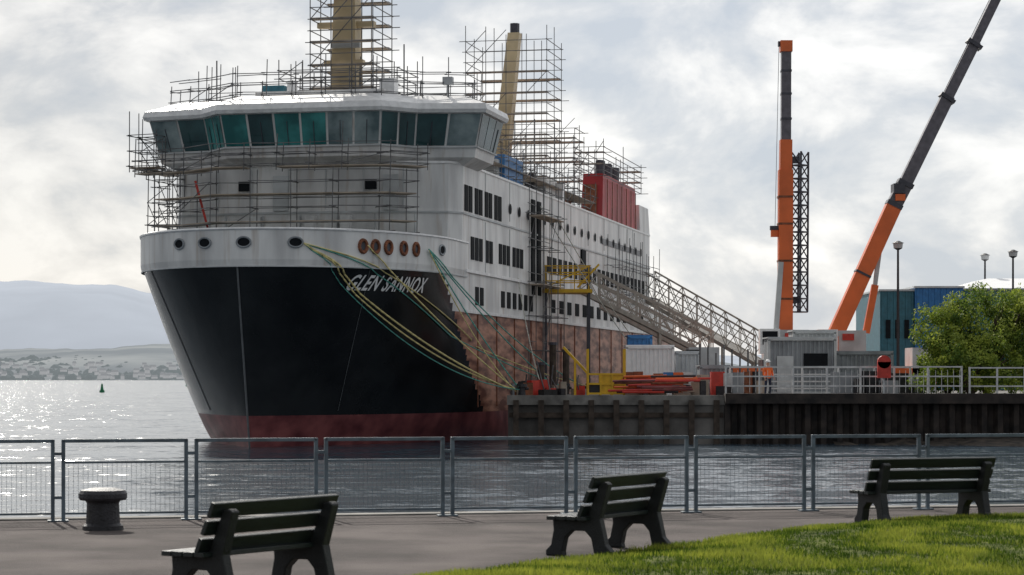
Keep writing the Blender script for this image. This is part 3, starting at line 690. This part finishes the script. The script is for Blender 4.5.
# ---------------- water
def water():
    me=bpy.data.meshes.new('water'); S=30000
    me.from_pydata([(-S,-S,0),(S,-S,0),(S,S,0),(-S,S,0)],[],[(0,1,2,3)]); o=bpy.data.objects.new('water',me); scene.collection.objects.link(o)
    m=bpy.data.materials.new('sea_water'); m.use_nodes=True; nt=m.node_tree; b=nt.nodes['Principled BSDF']
    b.inputs['Base Color'].default_value=(0.04,0.06,0.08,1); b.inputs['Roughness'].default_value=0.16; b.inputs['IOR'].default_value=1.33
    tc=nt.nodes.new('ShaderNodeTexCoord')
    def vm(op,a=None,b_=None):
        n=nt.nodes.new('ShaderNodeVectorMath'); n.operation=op
        for i,q in enumerate((a,b_)):
            if q is None: continue
            if isinstance(q,tuple): n.inputs[i].default_value=q
            else: nt.links.new(q,n.inputs[i])
        return n.outputs[0]
    acc=None
    for sc_,st_,w in((0.2,(0.6,1.4,1),0.35),(0.8,(0.7,1.3,1),0.72),(2.8,(0.9,1.1,1),0.6)):
        mp=nt.nodes.new('ShaderNodeMapping'); mp.inputs['Scale'].default_value=st_; nt.links.new(tc.outputs['Object'],mp.inputs[0])
        n=nt.nodes.new('ShaderNodeTexNoise'); n.inputs['Scale'].default_value=sc_; n.inputs['Detail'].default_value=2; nt.links.new(mp.outputs[0],n.inputs['Vector'])
        q=vm('MULTIPLY',vm('SUBTRACT',n.outputs['Color'],(0.5,0.5,0.5)),(w*0.8,w*1.2,0))
        acc=q if acc is None else vm('ADD',acc,q)
    nrm=vm('NORMALIZE',vm('ADD',acc,(0,0,1)))
    nt.links.new(nrm,b.inputs['Normal'])
    me.materials.append(m)
water()
# ---------------- hills
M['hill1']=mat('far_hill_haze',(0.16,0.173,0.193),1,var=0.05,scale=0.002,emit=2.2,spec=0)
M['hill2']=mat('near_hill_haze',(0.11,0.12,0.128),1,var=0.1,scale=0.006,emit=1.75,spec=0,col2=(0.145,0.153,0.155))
def ridge(name,D,prof,k,amp,depth,seed,step=6):
    g=MB(); xs=list(range(-700,1800,step)); rows=[]
    for r_,(dd,hh) in enumerate(((0,0),(0.15,0.35),(0.45,0.75),(1,1),(1.6,0))):
        row=[]
        for px in xs:
            y=np.interp(px,[q[0] for q in prof],[q[1] for q in prof]); z=CZ+(378-y)/F*D
            z+=amp*mnoise.fractal(Vector((px*0.012,seed,r_*0.7)),1,2,5)
            Y=D+dd*depth; row.append(((px-512)/F*Y,Y,max(-2,z*hh) if hh else -2))
        rows.append(row)
    g.loft(rows,k,caps=False,closed=False); g.obj(name,smooth=True)
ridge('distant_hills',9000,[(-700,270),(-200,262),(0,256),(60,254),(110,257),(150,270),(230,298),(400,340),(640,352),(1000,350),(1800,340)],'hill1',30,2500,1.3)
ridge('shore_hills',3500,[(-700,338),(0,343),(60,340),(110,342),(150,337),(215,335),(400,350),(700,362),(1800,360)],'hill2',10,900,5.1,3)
M['house']=mat('distant_house_haze',(0.26,0.265,0.27),1,emit=1.1,spec=0)  # aerial haze on houses, roofs and trees put in as emission
M['houser']=mat('distant_roof_haze',(0.12,0.125,0.13),1,emit=1.8,spec=0)
M['trees_far']=mat('distant_trees_haze',(0.08,0.09,0.093),1,emit=2.0,spec=0)
g=MB()
for i in range(110):
    px=-100+R()*330; D=3400+R()*60; x=(px-512)/F*D; w=4+R()*7; h=2.5+R()*2.5; z=R()**1.5*22+1
    g.box((x,D,z+h/2),(w,8,h),'house'); g.loft([[(x-w/2,D-4,z+h),(x+w/2,D-4,z+h),(x+w/2,D+4,z+h),(x-w/2,D+4,z+h)],[(x-w/2,D-.2,z+h+3),(x+w/2,D-.2,z+h+3),(x+w/2,D+.2,z+h+3),(x-w/2,D+.2,z+h+3)]],'houser')
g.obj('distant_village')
g=MB()
for i in range(900):
    px=-150+R()*420; D=3440+R()*400; x=(px-512)/F*D; r_=3+R()*6; z=max(0,(D-3480)/300*26)+R()*5
    ring_=[]
    for a in range(6): ring_.append((x+r_*math.cos(a*1.047)*(0.8+R()*.9),D+r_*0.5*math.sin(a*1.047),z-2))
    g.loft([ring_,[(a+(x-a)*0.2,b,c_+r_*0.7) for a,b,c_ in ring_],[(a+(x-a)*0.8,b,c_+r_*(1+R()*.3)) for a,b,c_ in ring_]],'trees_far')
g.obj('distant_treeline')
for px,D in((102,520),(187,900)):
    g=MB(); p=W(px,380,D); g.tube((p.x,D,-0.3),(p.x,D,0.5),0.6,'buoy',10); g.tube((p.x,D,0.5),(p.x,D,1.7),0.4,'buoy',8,0.2); g.tube((p.x,D,1.7),(p.x,D,2.1),0.3,'buoy',6,0.02); g.obj('navigation_buoy')
# ---------------- promenade
FD=[(-30,23.1),(-6.5,28.35),(7.1,31.5),(40,39.1)]
def fy(x): return float(np.interp(x,[a for a,b in FD],[b for a,b in FD]))
M['asph']=mat('asphalt_path',(0.085,0.070,0.066),0.9,var=0.28,scale=0.8,bump=0.6,bscale=90,col2=(0.145,0.122,0.114),detail=14,spec=0.25)
g=MB()
xs=[-30,-6.5,7.1,40]
g.add([(-30,-40,PZ)]+[(x,fy(x)+0.3,PZ) for x in xs]+[(40,-40,PZ)],[(0,1,2,3,4,5)],'asph'); g.obj('promenade')
g=MB()
for a,b in zip(xs[:-1],xs[1:]):
    ya,yb=fy(a)+0.3,fy(b)+0.3
    g.add([(a,ya,-2),(b,yb,-2),(b,yb,PZ+0.02),(a,ya,PZ+0.02),(a,ya+0.35,PZ+0.02),(b,yb+0.35,PZ+0.02),(b,yb+0.35,-2),(a,ya+0.35,-2)],[(0,1,2,3),(3,2,5,4),(4,5,6,7)],'cope')
g.obj('sea_wall')
GB=[(-9,7),(-3.2,16.4),(-0.75,20.5),(1.5,23.9),(3.4,27.0),(4.8,28.6),(6.6,29.6),(9.5,30.6),(14,31.8),(30,35)]
def gy(x): return float(np.interp(x,[a for a,b in GB],[b for a,b in GB]))+0.2*mnoise.noise(Vector((x*2.2,0,0)))+0.12*mnoise.noise(Vector((x*9,0,0)))
def ghz(x,y):
    d=gy(x)-y; return PZ+0.01+min(0.10,max(0,d)*0.05)+0.03*mnoise.noise(Vector((x*0.8,y*0.8,2)))*min(1,max(0,d))
M['soil']=mat('grass_ground',(0.04,0.06,0.012),0.95,var=0.3,scale=3,col2=(0.13,0.15,0.035),spec=0.05)
g=MB(); X=np.arange(-8.5,20,0.1); rows=[]
for t in np.linspace(0,1,50)**1.5:
    rows.append([(x,gy(x)-t*(gy(x)+10),ghz(x,gy(x)-t*(gy(x)+10))) for x in X])
g.loft(rows,'soil',caps=False,closed=False); g.obj('grass_lawn_ground',smooth=True)
def grass():
    n=140000; V=np.zeros((n*3,3)); mi=np.zeros(n,dtype=np.int32); c=0
    while c<n:
        x=-3+R()*13; y=16+R()*16
        if y>gy(x)+0.16*(R()-0.3): continue
        cl=mnoise.noise(Vector((x*1.1,y*0.9,7)))+0.5*mnoise.noise(Vector((x*4,y*4,1)))
        if cl<-0.3 and R()<0.6: continue
        z=ghz(x,y); h=(0.02+0.03*R())*(1.15+0.8*cl); a=R()*6.28; w=0.006+0.004*R(); dx,dy=math.cos(a)*w,math.sin(a)*w; b=R()*6.28; l=h*0.7*R()
        V[c*3]=(x-dx,y-dy,z-0.01);V[c*3+1]=(x+dx,y+dy,z-0.01);V[c*3+2]=(x+math.cos(b)*l,y+math.sin(b)*l,z+h)
        t=cl*1.6+R()*0.9-0.45; mi[c]=0 if t<-0.2 else (1 if t<0.2 else 2); c+=1
    me=bpy.data.meshes.new('grass'); me.vertices.add(n*3); me.vertices.foreach_set('co',V.ravel()); me.loops.add(n*3); me.loops.foreach_set('vertex_index',np.arange(n*3,dtype=np.int32)); me.polygons.add(n); me.polygons.foreach_set('loop_start',np.arange(0,n*3,3,dtype=np.int32)); me.polygons.foreach_set('material_index',mi)
    me.update(calc_edges=True)
    for i in range(3): me.materials.append(M['g%d'%i])
    o=bpy.data.objects.new('grass',me); scene.collection.objects.link(o)
grass()
def ffence():
    e=empty('railing_fence'); f=MB(); w=MB()
    u=Vector((13.6,3.15,0)).normalized(); org=Vector((-6.5,28.35,PZ)); ang=math.atan2(u.y,u.x); H=1.03; bay=1.66
    st_=0.83-bay*6
    for i in range(-1,21):
        p=org+u*(st_+i*bay)
        for o in(-0.065,0.065):
            q=p+u*o; f.box((q.x,q.y,PZ+H/2),(0.048,0.05,H),'fence',rz=ang)
        for z in(0.3,0.85): f.box((p.x,p.y,PZ+z),(0.14,0.03,0.04),'fence',rz=ang)
        q=p+u*(bay/2)
        f.box((q.x,q.y,PZ+H-0.02),(bay-0.1,0.05,0.045),'fence',rz=ang); f.box((q.x,q.y,PZ+0.74),(bay-0.18,0.035,0.03),'fence',rz=ang); f.box((q.x,q.y,PZ+0.10),(bay-0.18,0.035,0.03),'fence',rz=ang)
        f.box((p.x,p.y,PZ+0.01),(0.26,0.14,0.02),'fence',rz=ang)
        k=0.13
        while k<bay-0.1:
            a=p+u*k; w.tube((a.x,a.y,PZ+0.1),(a.x,a.y,PZ+0.74),0.0025,'fence',3); k+=0.06
        for z in np.arange(0.15,0.74,0.06):
            a=p+u*0.08;b=p+u*(bay-0.08); w.tube((a.x,a.y,PZ+z),(b.x,b.y,PZ+z),0.0025,'fence',3)
    f.obj('posts_and_rails',e,bevel=0.005); w.obj('wire_mesh',e)
ffence()
g=MB(); p=W(103,528,27.0); prof=[(0.24,0),(0.24,0.05),(0.2,0.08),(0.19,0.32),(0.21,0.345),(0.27,0.355),(0.285,0.38),(0.285,0.43),(0.26,0.47),(0.15,0.495),(0.0001,0.5)]
g.loft([[(p.x+r_*math.cos(a),27.0+r_*math.sin(a),PZ+z) for a in np.linspace(0,2*math.pi,25)[:-1]] for r_,z in prof],'iron'); g.obj('mooring_bollard',smooth=False)
def bench(cx,cy,ang,L=1.62,zb=PZ):
    e=empty('park_bench',(cx,cy,zb),ang); e.scale=(1,1,0.93)
    s_=MB()
    prof=[(-0.33,0),(-0.14,0),(-0.13,0.05),(-0.10,0.2),(-0.03,0.28),(0.12,0.28),(0.20,0.2),(0.23,0.05),(0.22,0),(0.42,0),(0.42,0.06),(0.36,0.12),(0.33,0.28),(0.34,0.395),(0.02,0.395),(-0.06,0.45),(-0.20,0.80),(-0.26,0.82),(-0.30,0.79),(-0.20,0.42),(-0.26,0.14),(-0.33,0.06)]
    for xx in(-L/2+0.16,L/2-0.16):
        n=len(prof); vs=[(xx-0.05,y,z) for y,z in prof]+[(xx+0.05,y,z) for y,z in prof]
        s_.add(vs,[tuple(range(n)),tuple(range(2*n-1,n-1,-1))]+[(i,(i+1)%n,n+(i+1)%n,n+i) for i in range(n)],'bench')
    s_.obj('supports',e,bevel=0.012)
    t=MB()
    for i in range(4): t.box((0,0.30-i*0.115,0.42),(L,0.10,0.045),'slat')
    t.obj('seat',e,bevel=0.008)
    b=MB()
    for i in range(3):
        c_=Vector((0,-0.045-0.065*i-0.02,0.50+i*0.155)); 
        mt=Matrix.Rotation(math.atan2(0.145,0.36),4,'X'); b.box(c_+Vector((0,0.025,0)),(L,0.045,0.135),'slat',mtx=mt)
    b.obj('backrest',e,bevel=0.008)
def bpos(px,D): return ((px-512)/F*D,D)
bench(*bpos(259,18.8),math.radians(57)); bench(*bpos(614,23.5),math.radians(60)); bench(*bpos(926,28.3),math.radians(22),1.78)
# ---------------- world
w=bpy.data.worlds.new('World'); scene.world=w; w.use_nodes=True; nt=w.node_tree
bg=nt.nodes['Background']; SAZ,SEL=math.radians(-17),math.radians(34)
SD=(math.sin(SAZ)*math.cos(SEL),math.cos(SAZ)*math.cos(SEL),math.sin(SEL))
sky=nt.nodes.new('ShaderNodeTexSky'); sky.sky_type='NISHITA'; sky.sun_disc=False; sky.sun_elevation=SEL; sky.sun_rotation=SAZ
tc=nt.nodes.new('ShaderNodeTexCoord'); mp=nt.nodes.new('ShaderNodeMapping'); mp.inputs['Scale'].default_value=(1,1,1.7); mp.inputs['Location'].default_value=(1.35,0.2,0.6)
nt.links.new(tc.outputs['Generated'],mp.inputs[0])
def noise_(s,d,r_,dist):
    n=nt.nodes.new('ShaderNodeTexNoise'); n.inputs['Scale'].default_value=s; n.inputs['Detail'].default_value=d; n.inputs['Roughness'].default_value=r_; n.inputs['Distortion'].default_value=dist
    nt.links.new(mp.outputs[0],n.inputs['Vector']); return n
n=noise_(11,10,0.56,0.25)
rp=nt.nodes.new('ShaderNodeValToRGB'); el=rp.color_ramp.elements
el[0].position=0.38; el[0].color=(5.6,6.1,6.8,1); el[1].position=0.60; el[1].color=(10.8,10.7,10.5,1)
e3=el.new(0.46); e3.color=(7.0,7.25,7.6,1); e3=el.new(0.52); e3.color=(8.9,8.9,8.9,1)
nt.links.new(n.outputs['Fac'],rp.inputs[0])
vd=nt.nodes.new('ShaderNodeVectorMath'); vd.operation='DOT_PRODUCT'; nt.links.new(tc.outputs['Generated'],vd.inputs[0]); vd.inputs[1].default_value=(0.0,0.87,0.45)
mr=nt.nodes.new('ShaderNodeMapRange'); mr.inputs['From Min'].default_value=-0.3; mr.inputs['From Max'].default_value=1; mr.inputs['To Min'].default_value=0.52; mr.inputs['To Max'].default_value=1.02
nt.links.new(vd.outputs['Value'],mr.inputs['Value'])
sx=nt.nodes.new('ShaderNodeSeparateXYZ'); nt.links.new(tc.outputs['Generated'],sx.inputs[0])
m2=nt.nodes.new('ShaderNodeMapRange'); m2.inputs['From Min'].default_value=-0.24; m2.inputs['From Max'].default_value=0.05; m2.inputs['To Min'].default_value=0.84; m2.inputs['To Max'].default_value=1.04
nt.links.new(sx.outputs[0],m2.inputs['Value'])
mm=nt.nodes.new('ShaderNodeMath'); mm.operation='MULTIPLY'; nt.links.new(mr.outputs[0],mm.inputs[0]); nt.links.new(m2.outputs[0],mm.inputs[1])
ml=nt.nodes.new('ShaderNodeVectorMath'); ml.operation='SCALE'; nt.links.new(rp.outputs[0],ml.inputs[0]); nt.links.new(mm.outputs[0],ml.inputs['Scale'])
mx=nt.nodes.new('ShaderNodeMix'); mx.data_type='RGBA'; mx.inputs[0].default_value=0.9
nt.links.new(sky.outputs[0],mx.inputs[6]); nt.links.new(ml.outputs[0],mx.inputs[7]); nt.links.new(mx.outputs[2],bg.inputs[0]); bg.inputs[1].default_value=0.1
sl=bpy.data.lights.new('sun','SUN'); sl.energy=4.2; sl.angle=math.radians(0.6); sl.color=(1,0.95,0.87); so_=bpy.data.objects.new('sun',sl); scene.collection.objects.link(so_)
so_.rotation_euler=Vector(SD).to_track_quat('Z','Y').to_euler()
# ---------------- camera
cam=bpy.data.cameras.new('camera'); co=bpy.data.objects.new('camera',cam); scene.collection.objects.link(co)
co.location=(0,0,CZ); co.rotation_euler=(math.radians(90),0,0); cam.sensor_width=36; cam.lens=F*36/1024; cam.shift_y=90.5/1024; cam.clip_end=60000; cam.clip_start=0.5
cam.dof.use_dof=True; cam.dof.focus_distance=112; cam.dof.aperture_fstop=6.3
scene.camera=co
scene.view_settings.view_transform='Standard'; scene.view_settings.look='None'; scene.view_settings.exposure=0
